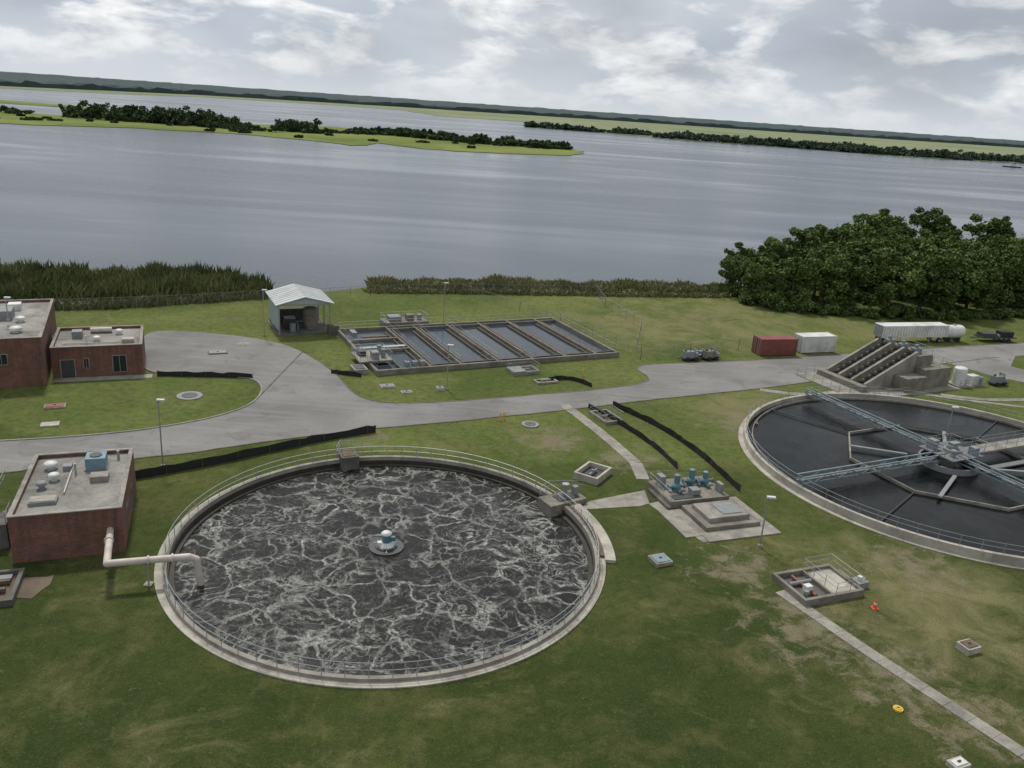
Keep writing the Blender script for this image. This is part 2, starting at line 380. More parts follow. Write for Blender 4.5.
def along(pts,n,wid,r0,r1,h0,h1):
    out=[];seg=[(Vector(pts[i]),Vector(pts[i+1])) for i in range(len(pts)-1)];ls=[(q-p).length for p,q in seg];tot=sum(ls)
    for i in range(n):
        t=random.random()*tot
        for (p,q),l in zip(seg,ls):
            if t<=l: break
            t-=l
        c=p.lerp(q,t/l)+Vector((random.uniform(-wid,wid),random.uniform(-wid,wid))); out.append((c.x,c.y,random.uniform(r0,r1),random.uniform(h0,h1)*(1 if random.random()<.7 else .6)))
    return out
it=along([(-560,770),(-470,780)],24,14,4,8,3,8)+along([(-400,790),(-345,800),(-290,790)],90,26,5,10,7,17)+along([(-300,770),(-235,770)],26,16,3,7,2,7)
it+=along([(-225,800),(-200,790)],22,14,4,9,6,15)+along([(-200,800),(-165,840)],10,12,2,4,1.5,3.5)+along([(-165,850),(-120,850),(-60,820),(30,800)],110,16,4,8,3,9)+along([(-150,905),(-60,880)],16,10,3,7,3,7)+along([(-700,800),(-560,770)],26,22,4,9,4,11)
it+=along([(-470,720),(-300,740),(-60,740)],30,50,2,4,.8,1.8)
bushmass('island_bushes',it,'bush',1.25,50)
it=along([(5,1610),(150,1560),(210,1560)],70,16,6,12,4,11)+along([(230,1480),(330,1450),(445,1430),(575,1370),(816,1450),(1100,1490)],300,24,6,13,4,14)+along([(-2400,1950),(-1500,1960)],40,30,12,20,7,12)
it+=along([(300,1600),(700,1550),(1200,1600)],110,60,8,14,5,13)
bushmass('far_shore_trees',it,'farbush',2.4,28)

# ------------------------------------------------------------------ roads
rn=[(-120,42),(-90,54),(-47.3,69.8),(-44.2,73.0),(-38,75.1),(-31.7,78.2),(-27.4,81.1),(-19.9,85.3),(-15.8,87.5),(-8.2,90.9),(1.2,95.3),(6.3,97.7),(17.1,103.6),(25.9,107.8),(42.2,116.1),(46.7,119.5),(73.9,134.5),(90,142.5),(155,170)]
rf=[(-120,54),(-90,64),(-52,77.5),(-46.8,79.3),(-40.7,82.1),(-34.8,86.5),(-31.7,90.7),(-30.8,94.4),(-31.4,98.5),(-33,101.2),(-35,102.3),(-45.2,101.2),(-48.5,102.6),(-52.5,110.8),(-56.3,120.9),(-47.6,122),(-37,120.1),(-31.4,116),(-26.2,109.8),(-23,104.7),(-20.1,98.9),(-17.4,96.6),(-13.7,96.3),(-7.7,98.3),(2.5,103),(12,107.1),(18.8,111.5),(19.9,114),(17.6,119.9),(27.3,123.1),(36.6,126.4),(46.8,131),(77.9,144.6),(95.2,151.6),(160,180)]
def smooth(p,k=1):
    for _ in range(k):
        q=[p[0]]
        for i in range(len(p)-1):
            a=Vector(p[i]);c=Vector(p[i+1]); q+= [tuple(a.lerp(c,.25)),tuple(a.lerp(c,.75))]
        q.append(p[-1]); p=q
    return p
rn=smooth(rn,2); rf=smooth(rf,2)
rj=random.Random(5)
def jit(p,a): return [(x+rj.uniform(-a,a),y+rj.uniform(-a,a)) for x,y in p]
b=B(); b.poly(rn+rf[::-1],.02,'asphalt'); b.done('road')
b=B(); b.strip([p for p in rf if p[0]<-31 and p[1]<103],.2,0,.12,'conc'); b.strip([p for p in rf if -31<p[0]<-14 and p[1]<117],.14,0,.08,'conc_dk'); b.strip(jit([p for p in rn if -50<p[0]<90],.08),.2,0,.06,'soil'); b.strip(jit([p for p in rf if p[0]>-14],.1),.25,0,.05,'soil'); b.done('kerb')
b=B(); b.poly([(72,133.6),(76,128),(84,122),(100,118),(100,123),(88,128),(83,134),(88,141.5)],.03,'asphalt'); b.done('road')
def path(pts,w,name='footpath',mat='conc'):
    b=B()
    for i in range(len(pts)-1):
        a=Vector(pts[i]);c=Vector(pts[i+1]);L_=(c-a).length;k=max(1,int(L_/1.6))
        d=(c-a)/k
        for j in range(k):
            p=a+d*j; q=a+d*(j+.985); b.strip([tuple(p),tuple(q)],w,-.05,.05+rj.uniform(0,.012),mat)
    return b.done(name)
path([(6.8,100),(8.3,97),(10.3,92.5),(12,88.4),(14,83.0),(14.3,78.8)],1.4)
path([(14.6,73.5),(16.3,70.5),(18.6,66.4)],1.2)
path([(22.9,58.9),(26.9,52.0),(33.2,42.0),(38,34.6)],1.1)
path([(35.2,111.9),(39,111),(42.8,111.3),(47,113.5)],1.3)
path([(62.6,115.4),(68.5,114.4),(74.9,115.7),(90,121)],1.1)
path([(58,115.5),(66,113.5),(74,112),(84,108),(92,104)],.8)
b=B(); b.poly([(7.1,70.9),(8.3,72.9),(14.1,76.2),(14.2,73.3),(13.2,72.6)],.045,'conc',0); b.done('concrete_pad')
b=B(); b.poly([(-57,97),(-46.5,101),(-46,99.6),(-56.5,95.6)],.05,'conc',0); b.done('concrete_pad')

# ------------------------------------------------------------------ aeration tank
e=empty('aeration_tank',*T1)
b=B(); b.ring(17.5,17.85,-3,.35,'conc'); b.ring(17.85,18.4,-.1,.09,'conc_lt'); b.done('tank_wall',e)
b=B(); b.ring(17.38,17.495,-3,-.05,'scum'); b.ring(17.0,17.37,-3,-.40,'scum'); b.done('tank_ledge',e)
b=B(); b.disc(17.45,-.55,'tankwater'); b.done('wastewater_surface',e)
b=B(); b.rail(circ(17.7,72),.35,'rail',1.1,sp=5,closed=True,r=.032,mids=(.5,)); b.done('handrail',e)
b=B(*[0,0]); 
def loc(x,y,c): return (x-c[0],y-c[1])
def rotbox(b,cx,cy,ang,sx,sy,z0,z1,mat):
    c,s=math.cos(rad(ang)),math.sin(rad(ang))
    P=[(-sx/2,-sy/2),(sx/2,-sy/2),(sx/2,sy/2),(-sx/2,sy/2)]; P=[(cx+x*c-y*s,cy+x*s+y*c) for x,y in P]
    b.add([(x,y,z) for z in (z0,z1) for x,y in P],[(3,2,1,0),(4,5,6,7),(0,1,5,4),(1,2,6,5),(2,3,7,6),(3,0,4,7)],mat)
x0,y0=loc(5.6,72.1,T1)
rotbox(b,x0,y0,33,4.2,2.2,-2.5,.6,'wallconc'); rotbox(b,x0+.3,y0+.2,33,2.2,1.2,.6,.68,'darkmetal')
rotbox(b,x0+1.2,y0+.9,33,.5,.5,.6,1.5,'gray'); rotbox(b,x0+.2,y0+.3,33,.3,.3,.68,1.9,'gray'); b.cyl((x0+.2,y0+.3,1.9),(x0+.2,y0+.3,1.96),.35,'steel')
b.rail([(x0-2.2,y0-.2),(x0-1.3,y0+1.3),(x0+2.0,y0+1.9)],.6,'rail',1.1,1.2)
b.done('weir_box',e)
b=B(); 
arc=[(18.8*math.cos(t),18.8*math.sin(t)) for t in np.linspace(rad(-2),rad(30),20)]
b.strip(arc,.9,0,.3,'conc_lt'); b.strip([(18.15*math.cos(t),18.15*math.sin(t)) for t in np.linspace(rad(0),rad(30),20)],.35,.09,.32,'wood'); b.done('effluent_channel',e)
b=B(); x1,y1=loc(-16.4,78.4,T1); rotbox(b,x1,y1,115,2.2,1.8,-.5,.9,'conc_dk'); rotbox(b,x1,y1,115,1.6,1.2,.9,.96,'wood'); b.rail([(x1-1,y1-1),(x1-1,y1+1),(x1+1.2,y1+1)],.9,'rail',1.,1.); b.done('inlet_box',e)

b=B(-9.8,62.6,20,-.55)
b.cyl((0,0,-.1),(0,0,.22),.95,'darkmetal',n=20); b.ring(.95,1.5,-.05,.12,'darkmetal',n=24)
b.cyl((0,0,.22),(0,0,.55),.7,'white',.42,n=16); b.cyl((0,0,.55),(0,0,1.25),.38,'teal',n=14); b.cyl((0,0,1.25),(0,0,1.38),.44,'white',n=14); b.sph((0,0,1.38),.4,'white',.45,z0=0)
b.box(.35,.75,-.15,.15,.6,.95,'teal'); b.box(-.75,-.42,-.2,.2,.3,.6,'white')
for a in range(3):
    t=rad(120*a+20); b.cyl((.5*math.cos(t),.5*math.sin(t),.25),(1.2*math.cos(t),1.2*math.sin(t),.12),.06,'steel',n=6)
b.done('floating_mixer')

b=B(); pz=2.1
b.tube([(-31.0,57.9,pz),(-28.9,53.0,pz),(-23.5,54.7,pz),(-23.0,54.9,1.8),(-22.85,54.97,-.4)],.27,'pipe')
for q in ((-30.3,56.2),(-26.2,53.85),(-24.6,54.35)):
    d=Vector((-28.9+31,53-57.9,0)).normalized() if q[0]<-30 else Vector((5.4,1.7,0)).normalized()
    p=Vector((q[0],q[1],pz)); b.cyl(p-d*.06,p+d*.06,.36,'pipe',n=14)
b.cyl((-26.3,53.8,0),(-26.3,53.8,pz-.25),.07,'steel',n=8); b.box(-26.6,-26.0,53.6,54.0,pz-.36,pz-.26,'steel'); b.box(-26.6,-26,53.5,54.1,0,.12,'conc')
b.done('discharge_pipe')

# ------------------------------------------------------------------ clarifier
e=empty('clarifier_tank',*T2,26)
b=B(); b.ring(22.45,22.85,-.3,.85,'conc_lt'); b.ring(22.85,23.4,-.1,.08,'conc_lt'); b.ring(21.75,21.85,-.2,.5,'conc'); b.ring(21.85,22.45,-.2,.12,'conc_dk'); b.done('tank_wall',e)
b=B(); b.disc(22.4,.22,'clarwater'); b.done('water_surface',e)
b=B(); b.rail(circ(22.65,80),.85,'rail',1.05,sp=5,closed=True,r=.028); b.done('handrail',e)
b=B()
oc=circ(11.5,8,(0,0),rad(22.5)); b.strip(oc+[oc[0],oc[1]],.16,.1,.55,'conc')
for t in range(0,8,2):
    a=rad(45*t+22.5); b.cyl((11.5*math.cos(a),11.5*math.sin(a),.4),(21.7*math.cos(a),21.7*math.sin(a),.4),.07,'darkmetal',n=6)
b.ring(3.0,3.2,.0,.9,'gray',n=32); b.cyl((0,0,0),(0,0,2.2),.9,'conc',n=20)
b.done('baffle_and_launder',e)
b=B()
def girder(x0,y0,x1,y1,z,w,hh,mat,gap,brace=True):
    a=Vector((x0,y0,0));c=Vector((x1,y1,0));d=(c-a).normalized();q=Vector((-d.y,d.x,0))
    for sgn in (-1,1):
        o=q*gap/2*sgn
        for (zz,h2) in ((z,.12),(z+hh-.12,.12)): b.strip([(a+o)[:2],(c+o)[:2]],w,zz,zz+h2,mat)
        k=int((c-a).length/1.6)
        for i in range(k):
            p=a.lerp(c,i/k)+o; r_=a.lerp(c,(i+1)/k)+o
            zz0,zz1=(z+.1,z+hh-.1) if i%2 else (z+hh-.1,z+.1)
            b.cyl((p.x,p.y,zz0),(r_.x,r_.y,zz1),.05,mat,n=5,cap=False)
    k=int((c-a).length/2.2)
    for i in range(k+1):
        p=a.lerp(c,i/k); b.cyl(tuple((p-q*gap/2)[:2])+(z+hh*.5,),tuple((p+q*gap/2)[:2])+(z+hh*.5,),.06,mat,n=6)
girder(-22.5,0,-1,0,1.1,.16,.8,'tealbeam',.9); girder(0,1,0,22.5,1.1,.16,.8,'tealbeam',.9); girder(0,-22.5,0,-1,1.1,.16,.8,'tealbeam',.9)
for (a_,b_) in (((-22.5,0),(-2.6,0)),((0,2.3),(0,22.5)),((0,-22.5),(0,-2.3))): b.strip([a_,b_],.6,1.42,1.47,'grating')
b.box(0,23.6,-.9,.9,1.35,1.6,'conc'); b.rail([(2.7,-.85),(23.4,-.85)],1.6,'rail',1.05,1.8); b.rail([(2.7,.85),(23.4,.85)],1.6,'rail',1.05,1.8)
b.box(-2.6,2.6,-2.3,2.3,1.78,1.9,'grating'); b.rail([(-2.5,-2.2),(2.5,-2.2),(2.5,-.95)],1.9,'rail',1.05,1.2);b.rail([(-2.5,-2.2),(-2.5,2.2),(2.5,2.2),(2.5,.95)],1.9,'rail',1.05,1.2)
b.cyl((0,0,1.9),(0,0,2.6),.6,'tealbeam',n=16); b.box(-.35,.9,-.35,.35,2.6,2.95,'gray'); b.box(-2,-1.2,.8,1.8,1.9,3.0,'gray')
b.box(1.3,2.1,-1.9,-1.1,1.9,2.8,'tealbeam'); b.cyl((-1.4,-1.3,1.9),(-1.4,-1.3,2.7),.3,'gray',n=12)
for sx in (-1,1):
    b.strip([(sx*3,-3.2),(sx*9.5,-6.5)],.4,.5,.7,'gray'); b.strip([(sx*3.2,3),(sx*8,7)],.4,.5,.7,'gray')
b.box(3,10,1.3,2.2,.35,.5,'grating'); b.box(4,12,-3.0,-2.2,.35,.5,'grating')
b.done('bridge',e)

def lamp(x,y,h,name='street_lamp',z=0,ang=0):
    b=B(x,y,ang,z); b.cyl((0,0,0),(0,0,.25),.2,'conc',n=10); b.cyl((0,0,.25),(0,0,h),.08,'steel',.055,n=8)
    b.box(-.12,.62,-.16,.16,h-.02,h+.13,'white'); b.box(-.1,.1,-.1,.1,h-.22,h-.02,'gray'); return b.done(name)
lamp(-33.8,74.1,7.0);lamp(-12.3,135.9,7.2);lamp(-8.5,102.8,6.1);lamp(23.1,66.1,4.9);lamp(-38.4,121.9,7.2);lamp(52.8,94.0,3.6,z=1.6); lamp(-63.5,99.5,3.0,z=6.3)

# ------------------------------------------------------------------ rectangular settling basins
ANG=26.5
e=empty('settling_basin',-18.4,106.6,ANG)
Lb,Wb=38.6,22.0
b=B()
b.box(-.1,Lb+.1,-.1,.3,-.3,.75,'wallconc');b.box(-.1,Lb+.1,Wb-.3,Wb+.1,-.3,.75,'wallconc');b.box(-.1,.3,.3,Wb-.3,-.3,.75,'wallconc');b.box(Lb-.3,Lb+.1,.3,Wb-.3,-.3,.75,'wallconc')
div=[7.9,12.5,18.3,23.9,29.4,34.8]
for i,u in enumerate(div):
    b.box(u-.14,u+.14,.3,Wb-.3,-.2,.72,'wallconc'); 
    b.box(u+.5,u+.8,1.0,Wb-1.8,.35,.6,'wood'); b.box(u-.9,u-.7,1.8,Wb-2.5,.30,.5,'wood')
b.box(.3,7.76,9.5,9.8,-.2,.7,'wallconc'); b.box(.3,7.76,15.2,15.6,-.2,.7,'wallconc'); b.box(3.6,3.85,.3,9.5,-.2,.6,'conc_dk')
b.box(8.05,Lb-.3,Wb-1.6,Wb-1.2,.5,.68,'conc_dk'); b.box(8.1,Lb-.4,1.2,1.5,.45,.64,'darkmetal')
b.done('basin_walls',e)
b=B(); b.add([(.2,.2,.25),(Lb-.2,.2,.25),(Lb-.2,Wb-.2,.25),(.2,Wb-.2,.25)],[(0,1,2,3)],'basinwater'); b.done('water_surface',e)
b=B(); b.rail([(0.1,.1),(Lb-.1,.1),(Lb-.1,Wb-.1),(.1,Wb-.1)],.75,'rail',1.05,2.4,closed=True,r=.022)
for u in div[:3]: b.rail([(u,.5),(u,Wb-.5)],.72,'rail',1.0,3,r=.018)
b.done('handrail',e)
b=B()
b.box(-1.4,3.4,3.5,8.5,.8,1.0,'conc'); b.box(.6,1.6,4.2,5.4,1.0,2.0,'gray'); b.cyl((2.4,5,1),(2.4,5,2.2),.35,'tealbeam',n=12); b.cyl((2.4,7,1),(2.4,7,2.2),.35,'gray',n=12); b.box(-.8,.2,6,7.6,1.0,1.7,'darkmetal')
b.cyl((1.2,7,1.3),(2.4,7,1.3),.15,'steel'); b.rail([(-1.3,3.6),(3.3,3.6),(3.3,8.4),(-1.3,8.4)],1.0,'rail',1.05,1.6,closed=True)
for k in range(3): b.box(4.3+k*1.1,4.9+k*1.1,.6,1.5,.7,1.4,'gray'); b.cyl((4.6+k*1.1,1.0,1.4),(4.6+k*1.1,1.0,2.0),.06,'steel',n=6)
b.box(.5,7.5,10.2,11.0,.7,.85,'steel'); b.box(1.0,1.8,16.5,18.5,.7,1.5,'gray'); b.box(2.5,6.5,16.2,17,.65,.8,'wood')
b.box(-2.8,-.9,1.0,3.6,0,.7,'conc'); b.box(-2.5,-1.2,1.3,3.3,.7,.78,'darkmetal')
b.done('pump_platform',e)
b=B()
b.box(8,15.5,Wb+.4,Wb+3.6,-.1,1.1,'wallconc'); b.box(9,11,Wb+1,Wb+3,1.1,1.9,'gray'); b.box(12,13.2,Wb+1.2,Wb+2.4,1.1,2.1,'wallconc'); b.cyl((14.3,Wb+1.8,1.1),(14.3,Wb+1.8,2),.4,'gray')
b.rail([(8.1,Wb+.5),(15.4,Wb+.5),(15.4,Wb+3.5),(8.1,Wb+3.5)],1.1,'rail',1.05,1.8,closed=True); b.done('rear_platform',e)

def vault(x,y,ang,sx,sy,h,wall='conc',inside='darkmetal',name='valve_vault',cover=None,rails=False):
    b=B(x,y,ang); t=.25
    b.box(-sx/2,sx/2,-sy/2,-sy/2+t,-.1,h,wall);b.box(-sx/2,sx/2,sy/2-t,sy/2,-.1,h,wall);b.box(-sx/2,-sx/2+t,-sy/2+t,sy/2-t,-.1,h,wall);b.box(sx/2-t,sx/2,-sy/2+t,sy/2-t,-.1,h,wall)
    b.box(-sx/2+t,sx/2-t,-sy/2+t,sy/2-t,-.1,h*.3,inside)
    b.cyl((-sx*.25,0,h*.3+.25),(sx*.25,0,h*.3+.25),.14,'gray'); b.box(-.15,.15,-.15,.15,h*.3,h*.9+.1,'gray')
    if cover: b.box(-sx/2+.05,0,-sy/2+.05,sy/2-.05,h+.004,h+.08,cover)
    if rails: b.rail([(-sx/2+.1,-sy/2+.1),(sx/2-.1,-sy/2+.1),(sx/2-.1,sy/2-.1),(-sx/2+.1,sy/2-.1)],h,'rail',1.,1.4,closed=True,r=.022)
    return b.done(name)
vault(9.0,78.8,60,3.6,2.7,.75,'conc_lt')
vault(1.4,112.6,ANG,4.2,2.6,.5,'conc','darkmetal',cover='gray',rails=True)
vault(4.6,108.8,ANG,3.2,1.6,.3,'conc','wood')
vault(11.9,96.2,ANG,2.6,4.0,.4,'conc','wood',rails=True)
def pad(x,y,ang,sx,sy,h,mat,name,top=None):
    b=B(x,y,ang); b.box(-sx/2,sx/2,-sy/2,sy/2,-.05,h,mat)
    if top: b.box(-sx/2+.15,sx/2-.15,-sy/2+.15,sy/2-.15,h,h+.07,top); b.box(-.12,.12,-.05,.05,h+.07,h+.14,'darkmetal')
    return b.done(name)
pad(13.6,62.3,24,1.6,1.5,.35,'conc','access_hatch','tealbeam')
pad(-16.3,102.3,24,1.8,1.2,.25,'conc_lt','access_hatch','gray')
pad(-13.5,100.6,24,1.4,.9,.2,'conc_lt','access_hatch','gray')
pad(-9.4,102.6,24,.9,.9,.4,'conc_lt','junction_box','gray')
pad(-51.9,87.7,24,2.2,1.4,.2,'conc','access_hatch','red')
pad(-49.6,82.5,24,1.8,1.2,.15,'conc_lt','concrete_pad')
pad(35,52.6,24,1.3,1.1,.5,'conc_lt','wooden_hatch','wood')
pad(28.4,40.6,24,1.2,.8,.3,'conc_lt','access_hatch','white')
pad(-42,112,24,2.6,1.6,.12,'conc_dk','access_hatch','gray')
def manhole(x,y,r,h=.15,top='gray',ringm='conc'):
    b=B(x,y); b.cyl((0,0,-.05),(0,0,h),r,ringm,n=24); b.cyl((0,0,h),(0,0,h+.05),r*.62,top,n=20); b.box(-.1,.1,-.03,.03,h+.05,h+.08,'darkmetal'); b.done('manhole')
manhole(2.5,92.2,1.05,ringm='gray',top='conc_dk'); manhole(-39,94.1,1.5,.1,ringm='gray',top='conc_dk'); manhole(26.8,45.4,.32,.12,'yellow','yellow'); manhole(-40,117,1.0,.06)
def cone(x,y):
    b=B(x,y); b.box(-.25,.25,-.25,.25,0,.05,'orange'); b.cyl((0,0,.05),(0,0,.75),.19,'orange',.04,n=12); b.cyl((0,0,.35),(0,0,.5),.135,'white',.105,n=12); b.done('traffic_cone')
for p in ((30.0,57.4),(30.9,97.2)): cone(*p)
def bollard(x,y):
    b=B(x,y); b.cyl((0,0,0),(0,0,1.0),.09,'yellow',n=10); b.sph((0,0,1.0),.09,'yellow',.6,z0=0); b.done('bollard')
bollard(-1.1,93.0); bollard(-.7,93.3); bollard(10,112.5)

b=B(26.2,59.9,22)
wc='wallconc'
b.box(-3,3,-2.1,-1.8,-.1,.6,wc);b.box(-3,3,1.8,2.1,-.1,.6,wc);b.box(-3,-2.7,-1.8,1.8,-.1,.6,wc);b.box(2.7,3,-1.8,1.8,-.1,.6,wc); b.box(-.1,.1,-1.8,1.8,-.1,.55,wc)
b.box(-2.7,-.1,-1.8,1.8,-.1,.15,'conc_dk');b.box(.1,2.7,-1.8,1.8,-.1,.35,'conc_lt')
b.cyl((-2.5,.5,.4),(-.3,.5,.4),.18,'gray');b.cyl((-1.4,-1.5,.4),(-1.4,1.5,.4),.14,'red');b.box(-1.9,-1.3,-.9,-.4,.15,.9,'white');b.cyl((-2.2,-1.2,.15),(-2.2,-1.2,.8),.2,'gray')
b.box(3.2,4.3,-1.2,-.2,0,.55,'gray'); b.box(3.0,3.6,-.1,1.4,0,.3,'conc'); b.cyl((3.7,-.7,.55),(3.7,-.7,.9),.2,'white')
b.rail([(.1,-2.),(2.9,-2.),(2.9,2.),(.1,2.)],.6,'rail',1.0,1.4,closed=True,r=.025); b.done('meter_vault')

e=empty('pump_station',18.6,75.4,20)
b=B(); b.box(-3.4,3.2,-1.9,2.9,-.1,.75,'wallconc'); b.box(-3.8,-3.4,-2.2,2.0,-.1,.35,'conc_dk'); b.box(-2.4,3.4,-6.9,-2.3,-.1,.5,'wallconc'); b.box(-1.7,2.7,-6.1,-3.0,.5,.95,'conc'); b.box(.1,2.2,-5.6,-3.5,.95,1.02,'gray')
b.box(-3.1,4.6,-8.6,-6.95,-.1,.12,'conc'); b.box(-4.8,-2.45,-7.4,-2.2,-.1,.1,'conc'); b.box(3.45,4.6,-6.9,-1.0,-.1,.12,'conc'); b.box(-2.8,.2,-1.6,-.6,.75,.82,'darkmetal'); b.done('slab',e)
b=B()
for (x,y,s) in ((-1.6,.3,1.),(.6,1.2,1.0),(2.0,.9,.9)):
    b.cyl((x,y,.75),(x,y,1.0),.45*s,'teal',n=14); b.sph((x,y,1.25),.5*s,'teal',.75); b.cyl((x,y,1.5),(x,y,2.3*s+.1),.3*s,'teal',n=12); b.sph((x,y,2.3*s+.1),.3*s,'tealbeam',.4,z0=0)
    b.cyl((x-.9,y,1.2),(x+.9,y,1.2),.17,'teal',n=10); b.cyl((x-.95,y,1.2),(x-.85,y,1.2),.27,'tealbeam',n=12); b.cyl((x+.85,y,1.2),(x+.95,y,1.2),.27,'tealbeam',n=12)
    b.cyl((x,y-.9,.9),(x,y,1.1),.16,'teal',n=8)
b.box(-2.9,-2.3,1.2,2.2,.75,1.9,'gray'); b.box(2.5,2.9,-1.2,-.3,.75,1.7,'gray'); b.box(-.6,.3,-1.2,-.3,.82,1.35,'gray'); b.done('pumps',e)
b=B(); b.rail([(-3.3,-1.8),(-3.3,2.8),(3.1,2.8)],.75,'rail',1.,1.6,r=.02); b.done('handrail',e)

def silt(pts,h=.9):
    P=smooth([tuple(p) for p in pts],2); Q=[]
    for i in range(len(P)-1):
        a=Vector(P[i]);c=Vector(P[i+1]);k=max(1,int((c-a).length/.7)); Q+=[tuple(a.lerp(c,j/k)) for j in range(k)]
    Q.append(P[-1]); b=B(); n=len(Q)
    tops=[h+random.uniform(-.07,.07)-.06*math.sin(i*1.3) for i in range(n)]
    off=[random.uniform(-.05,.05) for _ in Q]
    vs=[(x,y,0) for x,y in Q]+[(Q[i][0]+off[i],Q[i][1]+off[i],tops[i]) for i in range(n)]
    b.add(vs,[(i,i+1,n+i+1,n+i) for i in range(n-1)],'black')
    for i in range(0,n,4): b.cyl((Q[i][0]+.06,Q[i][1]-.06,0),(Q[i][0]+.06,Q[i][1]-.06,h+.12),.03,'wood',n=5)
    b.done('silt_fence')
silt([(-35.4,70.8),(-30.3,74.4),(-23.9,80),(-19.5,83.6),(-15.0,86.6)]); silt([(9.9,99.5),(13.5,94.2),(16.8,87.7),(18.4,81.8)],.7); silt([(13.2,100.9),(18.3,94.2),(21.7,86.5),(24.0,77.3)],.75)
silt([(-45.7,100.5),(-33.9,102.2)],.7); silt([(5,109.4),(8.1,111),(11,107.9)],.6); silt([(-24.6,106.4),(-20.3,105.6)],.6)

# ------------------------------------------------------------------ buildings
def building(x,y,ang,w,d,h,name,openings=(),roofstuff=None):
    e=empty(name,x,y,ang); t=.3
    b=B(); b.box(0,w,0,t,0,h,'brick');b.box(0,w,d-t,d,0,h,'brick');b.box(0,t,t,d-t,0,h,'brick');b.box(w-t,w,t,d-t,0,h,'brick'); b.done('walls',e)
    b=B(); b.box(t,w-t,t,d-t,h-.6,h-.3,'roof'); b.done('roof',e)
    b=B(); c='conc'; b.box(-.05,w+.05,-.05,t+.0,h,h+.08,c);b.box(-.05,w+.05,d-t,d+.05,h,h+.08,c);b.box(-.05,t,t,d-t,h,h+.08,c);b.box(w-t,w+.05,t,d-t,h,h+.08,c); b.done('coping',e)
    b=B()
    for (kind,side,a,z0,ww,hh) in openings:
        mt='glass' if kind=='w' else ('white' if kind=='dw' else 'darkmetal')
        if side=='f':
            b.box(a,a+ww,-.03,.02,z0,z0+hh,mt); b.box(a-.1,a,-.06,.02,z0-.05,z0+hh+.1,'conc');b.box(a+ww,a+ww+.1,-.06,.02,z0-.05,z0+hh+.1,'conc');b.box(a,a+ww,-.06,.02,z0+hh,z0+hh+.1,'conc')
            if kind=='w': b.box(a,a+ww,-.1,.02,z0-.1,z0,'conc'); b.box(a+ww/2-.03,a+ww/2+.03,-.045,.02,z0,z0+hh,'gray')
        else:
            b.box(w-.02,w+.03,a,a+ww,z0,z0+hh,mt); b.box(w-.02,w+.06,a-.1,a,z0-.05,z0+hh+.1,'conc');b.box(w-.02,w+.06,a+ww,a+ww+.1,z0-.05,z0+hh+.1,'conc');b.box(w-.02,w+.06,a,a+ww,z0+hh,z0+hh+.1,'conc')
    b.cyl((w-.6,-.08,0),(w-.6,-.08,h-.3),.05,'conc_dk',n=6)
    b.done('windows_and_doors',e)
    if roofstuff:
        b=B(); roofstuff(b,w,d,h-.3); b.done('roof_equipment',e)
    return e
def vent(b,x,y,z,r,mat='white'):
    b.cyl((x,y,z),(x,y,z+.35),r*.6,mat,n=12); b.cyl((x,y,z+.35),(x,y,z+.5),r,mat,n=16); b.sph((x,y,z+.5),r,mat,.45,n=16,z0=0)
def roofC(b,w,d,z):
    vent(b,1.6,9.3,z,.55); vent(b,2.2,6.9,z,.45); vent(b,1.5,5.4,z,.4,'gray')
    b.box(4.4,6.0,8.3,9.9,z+.15,z+1.1,'hvac'); b.box(4.3,6.1,8.2,10,z,z+.15,'gray'); b.cyl((5.2,9.1,z+1.1),(5.2,9.1,z+1.18),.5,'darkmetal',n=16)
    b.box(5.0,6.4,5.8,6.9,z,z+.5,'conc'); b.box(1.0,3.0,2.2,3.4,z,z+.3,'gray'); b.box(1.1,2.9,2.3,3.3,z+.3,z+.36,'conc_lt')
    b.cyl((3.7,7.8,z),(3.7,7.8,z+1.0),.09,'steel'); b.cyl((3.3,4,z+.12),(3.3,9,z+.12),.06,'pipe',n=6); b.cyl((6.8,10.5,z),(6.8,10.5,z+.8),.12,'steel'); b.box(2.6,3.3,8.6,9.3,z,z+.45,'gray')
building(-37.5,55.4,20.5,7.9,12,3.95,'brick_building',[('d','r',7.2,0,1.1,2.1),('w','r',3.0,1.3,1.2,1.1)],roofC)
def roofA(b,w,d,z):
    vent(b,w-3,4,z,.7); vent(b,w-3,9,z,.6); b.box(w-7,w-4,10,13,z,z+1.2,'gray'); b.box(w-5,w-3.5,15,16.5,z,z+.9,'white'); b.cyl((w-6,3,z+.2),(w-6,9,z+.2),.1,'pipe'); vent(b,w-8,6,z,.6)
building(-69.2,88.4,25,14,20,6.1,'brick_building',[('w','r',12,1.2,1.4,1.4),('w','f',9,3,1.2,1.2)],roofA)
def roofB(b,w,d,z):
    b.box(2,3.2,5,6.4,z,z+.9,'gray'); vent(b,5,3.5,z,.45); vent(b,7.5,6.5,z,.5); b.box(8,9.4,2,3.2,z,z+.5,'conc_lt'); b.cyl((4,7.5,z+.4),(6.6,7.5,z+.4),.35,'pipe'); b.cyl((1.2,2.2,z+.15),(8,2.2,z+.15),.07,'pipe',n=6)
    b.cyl((3.9,2,z),(3.9,2,z+1.2),.1,'white')
building(-57.2,97.0,23,10.4,9.5,3.95,'brick_building',[('d','f',1.0,0,1.5,2.3),('w','f',3.6,1.2,.5,1.2),('w','f',6.9,.5,1.5,2.1)],roofB)
b=B(-40.6,57.0,20.5)
for k in range(7): b.box(0,1.6,k*.9,k*.9+.9,0,2.1-k*.3,'conc_dk')
b.rail([(0,0),(0,8.5)],2.1,'rail',1.0,1.4); b.rail([(1.6,0),(1.6,2)],2.1,'rail',1.0,1.0); b.done('exterior_stairs')
b=B(-36.6,51.6,20)
